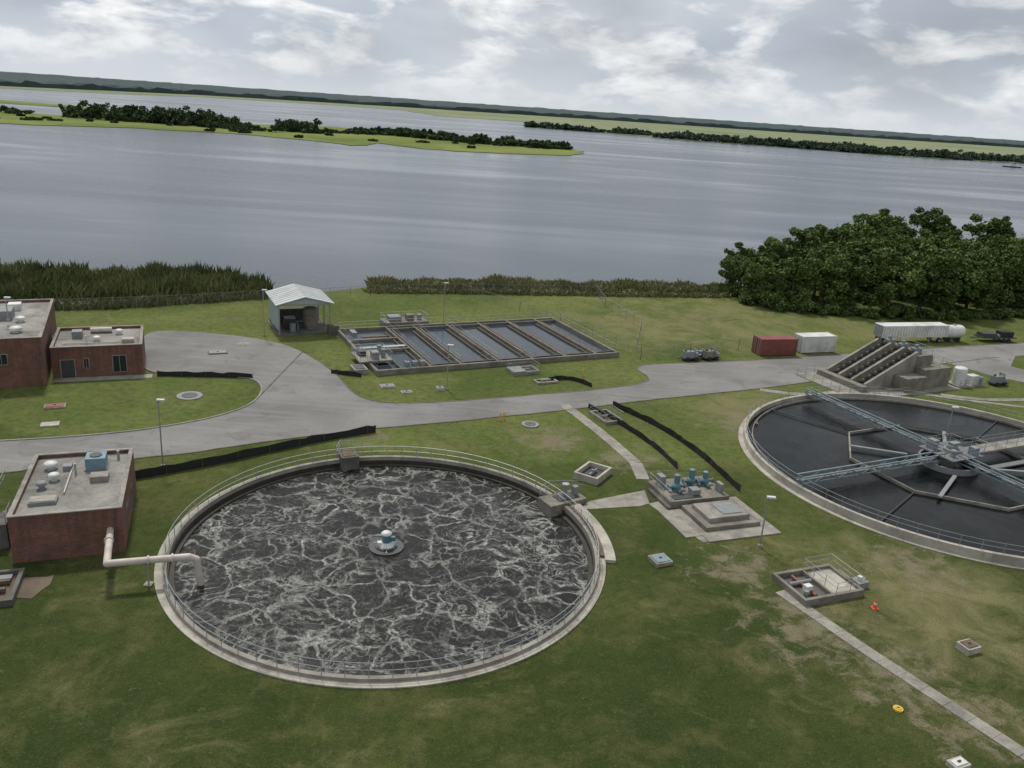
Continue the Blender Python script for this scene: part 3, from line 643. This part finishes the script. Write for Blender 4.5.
b.box(-3.5,1.6,-2.2,-1.9,-.1,.5,'conc_dk');b.box(-3.5,1.6,1.9,2.2,-.1,.5,'conc_dk');b.box(1.3,1.6,-1.9,1.9,-.1,.5,'conc_dk');b.box(-3.5,1.3,-1.9,1.9,-.1,.12,'soil')
b.box(-2.5,.8,-.6,-.3,.2,.5,'wood');b.box(-2.2,.9,.5,.75,.2,.5,'wood');b.box(-1,.3,-1.6,-.8,.12,.6,'red'); b.box(-.6,.9,1.0,1.6,.12,.4,'gray'); b.cyl((-2,1.3,.3),(0,1.5,.3),.15,'gray'); b.done('sludge_pit')
b=B(); b.poly(rough_line([(-41,49),(-33.8,51.2),(-33.4,54.0),(-38.5,53.6),(-41,49)],.35,.8,6)[:-1],.035,'soil'); b.done('bare_soil')
# ------------------------------------------------------------------ open shed
e=empty('open_metal_shed',-36.4,122.8,26)
W_,D_,Hh,Rh=8.0,8.5,4.9,6.0
b=B()
for x in (.1,W_-.1):
    for y in (.1,D_/2,D_-.1): b.box(x-.1,x+.1,y-.1,y+.1,0,Hh,'steel')
b.box(.2,W_-.2,.02,.18,Hh-.3,Hh-.05,'steel'); b.box(.2,W_-.2,D_-.18,D_-.02,Hh-.3,Hh-.05,'steel'); b.done('frame',e)
b=B(); n=30
for k in range(n):
    y0=k*D_/n; b.box(-.05-(k%2)*.04,-.02+.0,y0,y0+D_/n,.8,Hh-.02,'bluepanel')
b.done('wall_panels',e)
b=B(); 
for (xa,xb,za,zb) in ((-.5,W_/2,Hh-.08,Rh),(W_/2,W_+.5,Rh,Hh-.08)):
    b.add([(xa,-.6,za),(xb,-.6,zb),(xb,D_+.5,zb),(xa,D_+.5,za),(xa,-.6,za+.1),(xb,-.6,zb+.1),(xb,D_+.5,zb+.1),(xa,D_+.5,za+.1)],[(3,2,1,0),(4,5,6,7),(0,1,5,4),(1,2,6,5),(2,3,7,6),(3,0,4,7)],'metalroof')
    for k in range(1,9):
        y=-.6+k*(D_+1.1)/9; b.cyl((xa,y,za+.12),(xb,y,zb+.12),.035,'metalroof',n=5)
b.add([(0,0,Hh-.05),(W_,0,Hh-.05),(W_/2,0,Rh)],[(0,1,2)],'bluepanel'); b.done('gable_roof',e)
b=B(); b.box(-.3,W_+.3,-.3,D_+.3,-.05,.12,'conc_dk')
b.cyl((5.6,3.4,.4),(5.6,3.4,3.2),1.2,'wallconc',n=20); b.sph((5.6,3.4,3.2),1.2,'wallconc',.3,n=20,z0=0); b.cyl((5.6,3.4,.12),(5.6,3.4,.4),1.0,'steel',n=16)
b.box(1.5,3.2,3,5,.12,1.8,'darkmetal'); b.cyl((2.4,1.6,.12),(2.4,1.6,1.4),.5,'gray'); b.tube([(4.3,3.4,1.2),(3.2,3.4,1.2),(3.2,1.5,1.2),(3.2,1.5,.2)],.12,'teal'); b.box(1,6.5,6.8,8.2,.12,2.4,'conc_dk'); b.done('storage_tank_and_pump',e)
b=B(-29.2,125.2,26); b.box(0,1.6,0,1.4,0,1.3,'conc_dk'); b.box(.1,1.5,.1,1.3,1.3,1.36,'wood'); b.done('storage_bin')

# ------------------------------------------------------------------ containers / trailer
def container(x,y,ang,l,w,h,mat):
    b=B(x,y,ang); b.box(0,l,0,w,.12,h,mat); n=int(l/.28)
    for k in range(n):
        x0=.1+k*(l-.2)/n; b.box(x0,x0+.14,-.035,0,.3,h-.15,mat); b.box(x0,x0+.14,w,w+.035,.3,h-.15,mat)
    for cx in (0,l):
        for cy in (0,w): b.box(cx-.07,cx+.07,cy-.07,cy+.07,.1,h+.03,mat)
    b.box(0,l,-.06,-.001,h-.13,h+.02,mat); b.box(0,l,-.06,-.001,.12,.27,mat)
    for yy in (.35,.85,w-.85,w-.35): b.cyl((-.06,yy,.2),(-.06,yy,h-.1),.03,'steel',n=6)
    b.box(-.04,-.001,w/2-.02,w/2+.02,.2,h-.1,'darkmetal')
    for k in range(0,12): b.box(.2+k*(l-.3)/12,.35+k*(l-.3)/12,.1,w-.1,h,h+.025,mat)
    b.box(.05,.4,.1,w-.1,0,.12,'wood'); b.box(l-.4,l-.05,.1,w-.1,0,.12,'wood'); b.done('shipping_container')
container(39.8,129.8,16,6.6,2.5,2.8,'red'); container(47.6,133.2,19,6.6,2.5,2.85,'white')
b=B(64.9,143.2,17)
b.box(0,14.2,0,2.5,1.15,3.3,'white'); b.box(0,14.2,.8,1.7,.9,1.15,'darkmetal')
for k in range(24): b.box(.3+k*.58,.36+k*.58,-.03,0,1.25,3.2,'conc_lt')
b.box(-.05,0,.1,2.4,1.2,3.25,'gray')
for wx in (1.2,2.4,12.6):
    for wy in (.1,2.4): b.cyl((wx,wy-.15,.5),(wx,wy+.15,.5),.5,'rubber',n=16); b.cyl((wx,wy-.17,.5),(wx,wy+.17,.5),.22,'steel',n=10)
b.box(10.6,10.8,.4,.6,.1,1,'steel'); b.done('semi_trailer')
b=B(79.0,147.4,17); b.cyl((.3,1.2,1.9),(2.9,1.2,1.9),1.2,'white',n=20); b.sph((.3,1.2,1.9),1.2,'white',1,n=20); b.sph((2.9,1.2,1.9),1.2,'white',1,n=20)
b.box(.4,.7,.3,2.1,0,.95,'darkmetal'); b.box(2.5,2.8,.3,2.1,0,.95,'darkmetal'); b.cyl((1.6,1.2,3),(1.6,1.2,3.25),.3,'steel'); b.done('storage_tank')
b=B(86.3,149.8,12)
b.box(0,7.4,0,2.3,.75,.95,'darkmetal'); b.box(-1.6,0,1.0,1.3,.6,.75,'darkmetal'); b.box(.3,3.2,.2,2.1,.95,1.6,'darkmetal'); b.box(4.2,6.8,.3,1.9,.95,1.9,'black'); b.cyl((3.7,.3,1.2),(3.7,2,1.2),.25,'gray')
for wx in (4.6,5.6):
    for wy in (-.1,2.4): b.cyl((wx,wy-.12,.4),(wx,wy+.12,.4),.4,'rubber',n=14)
b.done('flatbed_trailer')

# ------------------------------------------------------------------ screw pump station
e=empty('screw_pump_station',51.0,114.6,26)
b=B()
b.box(-4.6,16.4,-3.2,9.0,-.1,.12,'conc'); b.box(-1.2,0,-.6,8.2,.12,.9,'wallconc')
Lr,Hr=9.6,4.3
def ramp_box(y0,y1,za,mat,zo=0.0,x0=0.,x1=None):
    x1=Lr if x1 is None else x1
    h0=.5+Hr*x0/Lr; h1=.5+Hr*x1/Lr
    b.add([(x0,y0,.12),(x1,y0,.12),(x1,y1,.12),(x0,y1,.12),(x0,y0,h0+za),(x1,y0,h1+za),(x1,y1,h1+za),(x0,y1,h0+za)],[(3,2,1,0),(4,5,6,7),(0,1,5,4),(1,2,6,5),(2,3,7,6),(3,0,4,7)],mat)
for k in range(4): ramp_box(k*2.45,k*2.45+.38,.55,'conc')
for k in range(3): ramp_box(k*2.45+.38,k*2.45+2.45,-.35,'conc_dk')
b.box(Lr,Lr+3.2,-.1,7.75,.12,4.7,'wallconc'); b.box(Lr+3.2,15.6,-1.6,6.5,.12,3.0,'wallconc'); b.box(5.5,Lr,-2.4,-.12,.12,2.2,'wallconc'); b.box(Lr,Lr+3.15,-1.9,-.12,.12,3.1,'wallconc')
b.done('concrete_structure',e)
b=B()
for k in range(3):
    yc=k*2.45+1.415; a=Vector((.2,yc,.75)); c=Vector((Lr+.3,yc,.75+Hr*(Lr+.1)/Lr)); d=(c-a)
    b.cyl(a,c,.28,'darkmetal',n=10)
    u=d.normalized(); s1=Vector((0,1,0)); s2=u.cross(s1); turns=9; seg=14; vs=[];fs=[]
    for i in range(turns*seg+1):
        t=i/(turns*seg); ph=2*math.pi*turns*t; dr=s1*math.cos(ph)+s2*math.sin(ph); p=a.lerp(c,t); vs+= [p+dr*.25,p+dr*.85]
        if i: fs.append((2*i-2,2*i-1,2*i+1,2*i))
    b.add(vs,fs,'wallconc',True)
    b.box(Lr+.5,Lr+2.0,yc-.45,yc+.45,4.7,5.5,'gray'); b.cyl((Lr+1.2,yc,5.5),(Lr+1.2,yc,6.0),.3,'tealbeam',n=12)
b.done('screws_and_motors',e)
b=B(); b.rail([(Lr+.1,0),(Lr+3.1,0),(Lr+3.1,7.6),(Lr+.1,7.6)],4.7,'rail',1.1,1.5); b.rail([(Lr+3.3,-1.5),(15.5,-1.5),(15.5,6.4),(Lr+3.3,6.4)],3.0,'rail',1.1,1.5); b.rail([(-4.5,-3.1),(-4.5,8.9),(-1,8.9)],.12,'rail',1.1,1.8); b.rail([(-4.5,-3.1),(5.4,-3.1)],.12,'rail',1.1,1.8)
b.box(13,14.5,1,3,3.0,3.9,'gray'); b.done('handrail',e)
def portable(x,y,ang,name='portable_pump',s=1.,body='gray'):
    b=B(x,y,ang); b.box(0,3*s,0,1.3*s,.35,.5,'darkmetal'); b.box(.2,1.9*s,.15,1.15*s,.5,1.5*s,body); b.cyl((2.4*s,.65*s,.5),(2.4*s,.65*s,1.2*s),.35*s,'gray',n=12); b.cyl((2.4*s,.65*s,.8),(3.3*s,.65*s,.8),.16,'steel')
    for wx in (.7*s,2.1*s):
        for wy in (-.05,1.35*s): b.cyl((wx,wy-.1,.32),(wx,wy+.1,.32),.32,'rubber',n=12)
    b.cyl((1.2*s,.4,1.5*s),(1.2*s,.4,2.0*s),.06,'darkmetal',n=6); b.box(-.9,0,.6*s,.72*s,.36,.44,'darkmetal')
    b.box(1.95*s,2.0*s,.1,1.2*s,.5,1.9*s,'steel'); b.cyl((.5*s,.65*s,1.5*s),(.5*s,.65*s,1.75*s),.2*s,'darkmetal'); return b.done(name)
portable(26.4,123.6,20); portable(30.0,124.6,30,body='wallconc'); portable(28.0,126.0,-10,s=.8,body='tealbeam'); portable(31.6,126.8,75,s=.7)
e=empty('chemical_feed_skid',67.2,119.4,20)
b=B(); b.box(0,5,0,3,0,.2,'conc'); b.cyl((1.2,1.5,.2),(1.2,1.5,2.6),.95,'white',n=18); b.sph((1.2,1.5,2.6),.95,'white',.35,n=18,z0=0); b.box(2.6,4.2,.5,1.7,.2,1.6,'white'); b.box(2.8,4.4,1.9,2.7,.2,1.2,'gray'); b.tube([(2.1,1.5,.8),(2.6,1.5,.8),(2.6,2.2,.8)],.1,'steel'); b.cyl((4.6,.6,.2),(4.6,.6,1.4),.3,'tealbeam'); b.rail([(0,0),(5,0),(5,3)],.2,'rail',1.,1.6); b.done('tanks_and_cabinets',e)
portable(73.5,121.5,20,body='gray')

def cfence(pts,h=1.9,sp=3.0):
    b=B()
    for i in range(len(pts)-1):
        a=Vector(pts[i]+(0,));c=Vector(pts[i+1]+(0,));k=max(1,int((c-a).length/sp))
        for j in range(k+1):
            p=a.lerp(c,j/k); b.cyl(p,p+Vector((0,0,h+.1)),.038,'fencepost',n=5,cap=False)
        up=Vector((0,0,h)); b.cyl(a+up,c+up,.025,'fencepost',n=5,cap=False)
        b.add([a+Vector((0,0,.05)),c+Vector((0,0,.05)),c+up,a+up],[(0,1,2,3)],'chain')
    b.done('chain_link_fence')
cfence([(-90,123),(-76,127),(-60,135),(-45.5,144.0),(-38,147.5),(-28,154),(-11.6,161.5)]); cfence([(-11.6,161.5),(0.5,149),(7.7,141.6),(19.6,123.2)]); cfence([(19.6,123.2),(28,127.5),(37,132.6),(39.5,133.5)]); cfence([(19.6,128.5),(22,142),(17,158),(16,170)]); cfence([(-11.6,161.5),(17,168)])

# ------------------------------------------------------------------ reeds
def inpoly(x,y,P):
    c=False;j=len(P)-1
    for i in range(len(P)):
        if (P[i][1]>y)!=(P[j][1]>y) and x<(P[j][0]-P[i][0])*(y-P[i][1])/(P[j][1]-P[i][1])+P[i][0]: c=not c
        j=i
    return c
def sample(P,n,r=None):
    r=r or random; xs=[p[0] for p in P];ys=[p[1] for p in P];out=[]
    while len(out)<n:
        x=r.uniform(min(xs),max(xs));y=r.uniform(min(ys),max(ys))
        if inpoly(x,y,P): out.append((x,y))
    return out
def reeds(name,P,n,h0,h1,w=.16):
    pts=np.array(sample(P,n)); k=len(pts); hh=rng.uniform(h0,h1,k)*(1+.2*np.sin(pts[:,0]*.35+.6*np.sin(pts[:,0]*.13))*np.cos(pts[:,1]*.5)+.14*np.sin(pts[:,0]*.9)+.12*np.sin(pts[:,0]*.21+2))
    th=rng.uniform(0,math.pi,k); lean=rng.normal(0,.34,(k,2)); ww=w*rng.uniform(.6,1.5,k)
    dx=np.cos(th)*ww;dy=np.sin(th)*ww; z=np.zeros(k)-.5
    a=np.stack([pts[:,0]-dx,pts[:,1]-dy,z],1);b_=np.stack([pts[:,0]+dx,pts[:,1]+dy,z],1)
    m1=np.stack([pts[:,0]+dx*.9+lean[:,0]*.4,pts[:,1]+dy*.9+lean[:,1]*.4,hh*.65],1);m2=np.stack([pts[:,0]-dx*.9+lean[:,0]*.4,pts[:,1]-dy*.9+lean[:,1]*.4,hh*.65],1)
    t=np.stack([pts[:,0]+lean[:,0]*1.6,pts[:,1]+lean[:,1]*1.6,hh],1)
    v=np.stack([a,b_,m1,t,m2],1).reshape(-1,3); f=np.arange(5*k).reshape(k,5)
    return npmesh(name,[(v,f,0)],['reed'])
RL=[(-150,118),(-100,119),(-80.4,128.5),(-67.6,133),(-54.7,141),(-44.5,147.5),(-46,150),(-52.8,155),(-60,156),(-78,153),(-92.6,147),(-133,141),(-160,136)]
RR=[(-29,157.6),(-22,161),(-13.4,161.5),(-5,165.5),(2,166),(8,169.5),(16.9,169),(24,173.5),(30,172.5),(45.6,177),(47,183.5),(32,179.5),(17,175.5),(2,172.5),(-14,168.5),(-30,163)]
b=B(); b.poly(rough_line(RL+[RL[0]],.8,2,8)[:-1],.02,'reedbed'); b.done('reed_bed_soil'); b=B(); b.poly(rough_line(RR+[RR[0]],.5,2,8)[:-1],.02,'reedbed'); b.done('reed_bed_soil')
reeds('reeds',RL,30000,2.2,3.6); reeds('reeds',RR,12000,.9,2.1)
F1=[(-92,122.5),(-80.4,126),(-67.6,131),(-54.7,139.5),(-44.5,146.5),(-44.5,148),(-54.7,142),(-67.6,134),(-80.4,129.5),(-92,126)]
F2=[(-29,155.5),(-13.4,160),(16.9,167),(45.6,174.5),(45.6,178),(16.9,171),(-13.4,164),(-29,159)]
reeds('tall_grass',F1,5200,.4,1.8,.14); reeds('tall_grass',F2,5200,.3,1.1,.14)

# ------------------------------------------------------------------ trees
def tree_mesh(seed,h=14.,spread=5.2):
    r=random.Random(seed); b=B(); top=h*.62
    trunk=[(0,0,0),(r.uniform(-.3,.3),r.uniform(-.3,.3),h*.25),(r.uniform(-.6,.6),r.uniform(-.6,.6),top)]
    b.cyl(trunk[0],trunk[1],.36,'trunk',.27,n=8); b.cyl(trunk[1],trunk[2],.27,'trunk',.12,n=8)
    blobs=[]
    for k in range(11):
        t=r.uniform(.1,1); base=Vector(trunk[1]).lerp(Vector(trunk[2]),t); a=r.uniform(0,6.28)+k*.7; l=spread*r.uniform(.5,.98)*(1.15-t*.5)
        end=base+Vector((math.cos(a)*l,math.sin(a)*l,r.uniform(.12,.6)*l)); b.cyl(base,end,.12,'trunk',.04,n=5,cap=False); blobs.append((end,r.uniform(.8,1.7)))
        for q in range(2): blobs.append((base.lerp(end,r.uniform(.4,1.05))+Vector((r.uniform(-1.2,1.2),r.uniform(-1.2,1.2),r.uniform(-.2,1.6))),r.uniform(.6,1.3)))
    for k in range(14): blobs.append((Vector((r.gauss(0,1.8),r.gauss(0,1.8),h*r.uniform(.62,.9))),r.uniform(.7,1.5)))
    for k in range(10):
        a=r.uniform(0,6.28); blobs.append((Vector((math.cos(a)*spread*r.uniform(.5,.85),math.sin(a)*spread*r.uniform(.5,.85),h*r.uniform(.15,.42))),r.uniform(.9,1.7)))
    P=np.concatenate([blobpts(tuple(c),rr,int(125*rr*rr)+18,.8) for c,rr in blobs]+[np.column_stack([rng.normal(0,spread*.4,500),rng.normal(0,spread*.4,500),rng.uniform(h*.25,h*.8,500)])])
    v,f=quads(P,.28*rng.uniform(.5,1.4,len(P)),.7,.25)
    return npmesh('tree_foliage',[(b.v,b.f,0),(v,f,1)],['trunk','leaf'],link=False)
TM=[tree_mesh(s,13.5,5.0) for s in (1,2,3,4,5)]
TP=[(47.5,178),(49.5,187),(50.5,172),(53,180),(57,170),(58.5,187),(63,171),(66,180),(70,170),(72,188),(68,200),(77,171),(79,182),(84,173),(86,192),(82,205),(91,174),(94,184),(98,177),(104,181),(102,194),(95,210),(108,184),(115,190),(112,204),(118,182),(124,196),(128,188),(110,225),(125,220),(138,205),(140,228),(150,215),(60,196),(75,212),(90,222),(105,240),(122,250),(140,255),(158,240),(165,262),(150,198),(165,215)]
for i,(x,y) in enumerate(TP):
    o=bpy.data.objects.new('tree',TM[i%5]); COL.objects.link(o)
    base=.70+.40*max(0,min(1,(x-48)/32)); 
    if 106<x<117: base*=.85
    s=base*random.uniform(.88,1.14); o.scale=(s*random.uniform(1.0,1.2),s*random.uniform(1.0,1.2),s); o.rotation_euler=(0,0,random.uniform(0,6.28)); o.location=(x+random.uniform(-1,1),y+random.uniform(-1,1),-.1)
def shrub_mesh(seed):
    r=random.Random(seed); P=np.concatenate([blobpts((r.uniform(-1.6,1.6),r.uniform(-1.6,1.6),r.uniform(.5,1.8)),r.uniform(.6,1.2),120,.8) for k in range(8)]); P[:,2]=np.abs(P[:,2])
    v,f=quads(P,.22*rng.uniform(.6,1.5,len(P)),.7,.2); b=B()
    for k in range(4): b.cyl((0,0,0),(r.uniform(-1,1),r.uniform(-1,1),1.3),.05,'trunk',.02,n=5)
    return npmesh('shrub_foliage',[(b.v,b.f,0),(v,f,1)],['trunk','leaf'],link=False)
SM=[shrub_mesh(s) for s in (11,12,13)]
front=[(46.5,176),(49,170),(52,166.5),(56,165),(60,165.2),(64,164.6),(68,165),(72,165.2),(76,166),(80,166),(84,167),(88,167.6),(92,168.5),(97,170.5),(102,172.5),(107,175),(113,178),(120,180),(128,182),(54,169),(66,168),(78,169),(90,171),(47,180),(44,178),(41,177.5),(0,168),(10,170),(-20,163)]
for i,(x,y) in enumerate(front):
    o=bpy.data.objects.new('shrub',SM[i%3]); COL.objects.link(o); s=random.uniform(.8,1.35)
    if x<40: s*=.6
    o.scale=(s,s,s*random.uniform(.8,1.2)); o.rotation_euler=(0,0,random.uniform(0,6)); o.location=(x,y,0)

# ------------------------------------------------------------------ boats
b=B(659,1177,160,-.6)
hull=[(-11,-3),(7,-3),(12,0),(7,3),(-11,3)]; b.poly(hull,1.6,'red',-.3,'darkmetal'); b.box(-4,3,-2,2,1.6,4.2,'white'); b.box(-2,2,-1.6,1.6,4.2,6.4,'white'); b.box(-2.05,2.05,-1.65,1.65,5.0,5.8,'glass'); b.cyl((-3,0,4.2),(-3,0,8),.35,'darkmetal'); b.cyl((0,0,6.4),(0,0,11),.12,'steel'); b.done('tugboat')
b=B(560,1300,170,-.6); hull=[(-3,-1.2),(2,-1.2),(4,0),(2,1.2),(-3,1.2)]; b.poly(hull,1.0,'white',-.2); b.box(-1,1,-.8,.8,1.0,1.9,'white'); b.box(.9,1.1,-.7,.7,1.3,1.8,'glass'); b.cyl((-2.4,0,.8),(-2.4,0,1.8),.3,'darkmetal'); b.done('speedboat')
b=B(z=-.59); b.poly([(557,1300),(490,1318),(440,1326),(440,1329),(495,1323)],0,'white'); b.done('boat_wake_water')

# ------------------------------------------------------------------ world, sun
w=bpy.data.worlds.new('World'); S.world=w; w.use_nodes=True; nt=w.node_tree; bg=nt.nodes['Background']
SUN_EL,SUN_AZ=58,-25
sky=N(nt,'ShaderNodeTexSky',sky_type='NISHITA'); sky.sun_disc=False; sky.sun_elevation=rad(SUN_EL); sky.sun_rotation=rad(SUN_AZ); sky.air_density=1.2; sky.dust_density=2.5
tc=N(nt,'ShaderNodeTexCoord'); sp=N(nt,'ShaderNodeSeparateXYZ'); L(nt,tc.outputs['Generated'],sp.inputs[0])
mp=N(nt,'ShaderNodeMapping'); mp.inputs['Scale'].default_value=(1,1,2.6); mp.inputs['Location'].default_value=(3.1,1.7,.35); L(nt,tc.outputs['Generated'],mp.inputs['Vector']); dv=mp.outputs[0]
n1=noise(nt,dv,8.5,8,.55,.3); n2=noise(nt,dv,2.6,3,.5,.2); n3=noise(nt,dv,18.0,6,.6,.2)
puff=ramp(nt,n1,[(.46,0.),(.53,.75),(.61,1.)])
shade=ramp(nt,mth(nt,'ADD',mth(nt,'MULTIPLY',n3,.6),mth(nt,'MULTIPLY',n1,.4)),[(.42,(.50,.53,.58)),(.50,(.76,.78,.80)),(.59,(.98,.985,.99))])
basec=ramp(nt,n2,[(.38,(.33,.39,.47)),(.5,(.45,.51,.59)),(.62,(.58,.63,.69))])
cl=mix(nt,puff,basec,shade)
gr=mth(nt,'ADD',ramp(nt,noise(nt,dv,3.4,5,.55,.2),[(.50,0.),(.66,.5)]),mth(nt,'MULTIPLY',ramp(nt,sp.outputs[0],[(.05,0.),(.5,.55)]),ramp(nt,sp.outputs[2],[(.03,0.),(.10,1.)])),True)
cl=mix(nt,gr,cl,mix(nt,ramp(nt,n1,[(.4,0.),(.65,1.)]),(.33,.36,.40),(.50,.52,.55)))
hz=ramp(nt,sp.outputs[2],[(0.,.85),(.03,.40),(.075,.05)])
cl=mix(nt,hz,cl,(.64,.68,.72))
scl=N(nt,'ShaderNodeVectorMath',operation='SCALE'); scl.inputs['Scale'].default_value=10.4; L(nt,cl,scl.inputs[0])
col=mix(nt,ramp(nt,n2,[(.36,.88),(.5,.98)]),sky.outputs[0],scl.outputs[0]); L(nt,col,bg.inputs[0]); bg.inputs[1].default_value=.1
sl=bpy.data.lights.new('sun','SUN'); sl.energy=2.5; sl.angle=rad(6); sl.color=(1,.96,.88)
so=bpy.data.objects.new('sun',sl); COL.objects.link(so)
d=Vector((math.sin(rad(SUN_AZ))*math.cos(rad(SUN_EL)),math.cos(rad(SUN_AZ))*math.cos(rad(SUN_EL)),math.sin(rad(SUN_EL))))
so.rotation_euler=d.to_track_quat('Z','Y').to_euler(); so.location=(0,0,80)

# ------------------------------------------------------------------ camera
c=bpy.data.cameras.new('camera'); c.sensor_width=36; c.lens=828/1024*36; c.clip_end=60000; c.clip_start=.5
co=bpy.data.objects.new('camera',c); COL.objects.link(co)
co.matrix_world=Matrix.Translation((0,0,36))@Matrix.Rotation(rad(90-18.585),4,'X')@Matrix.Rotation(rad(3.9),4,'Z')
S.camera=co
S.view_settings.view_transform='Standard'; S.view_settings.look='None'; S.view_settings.exposure=0
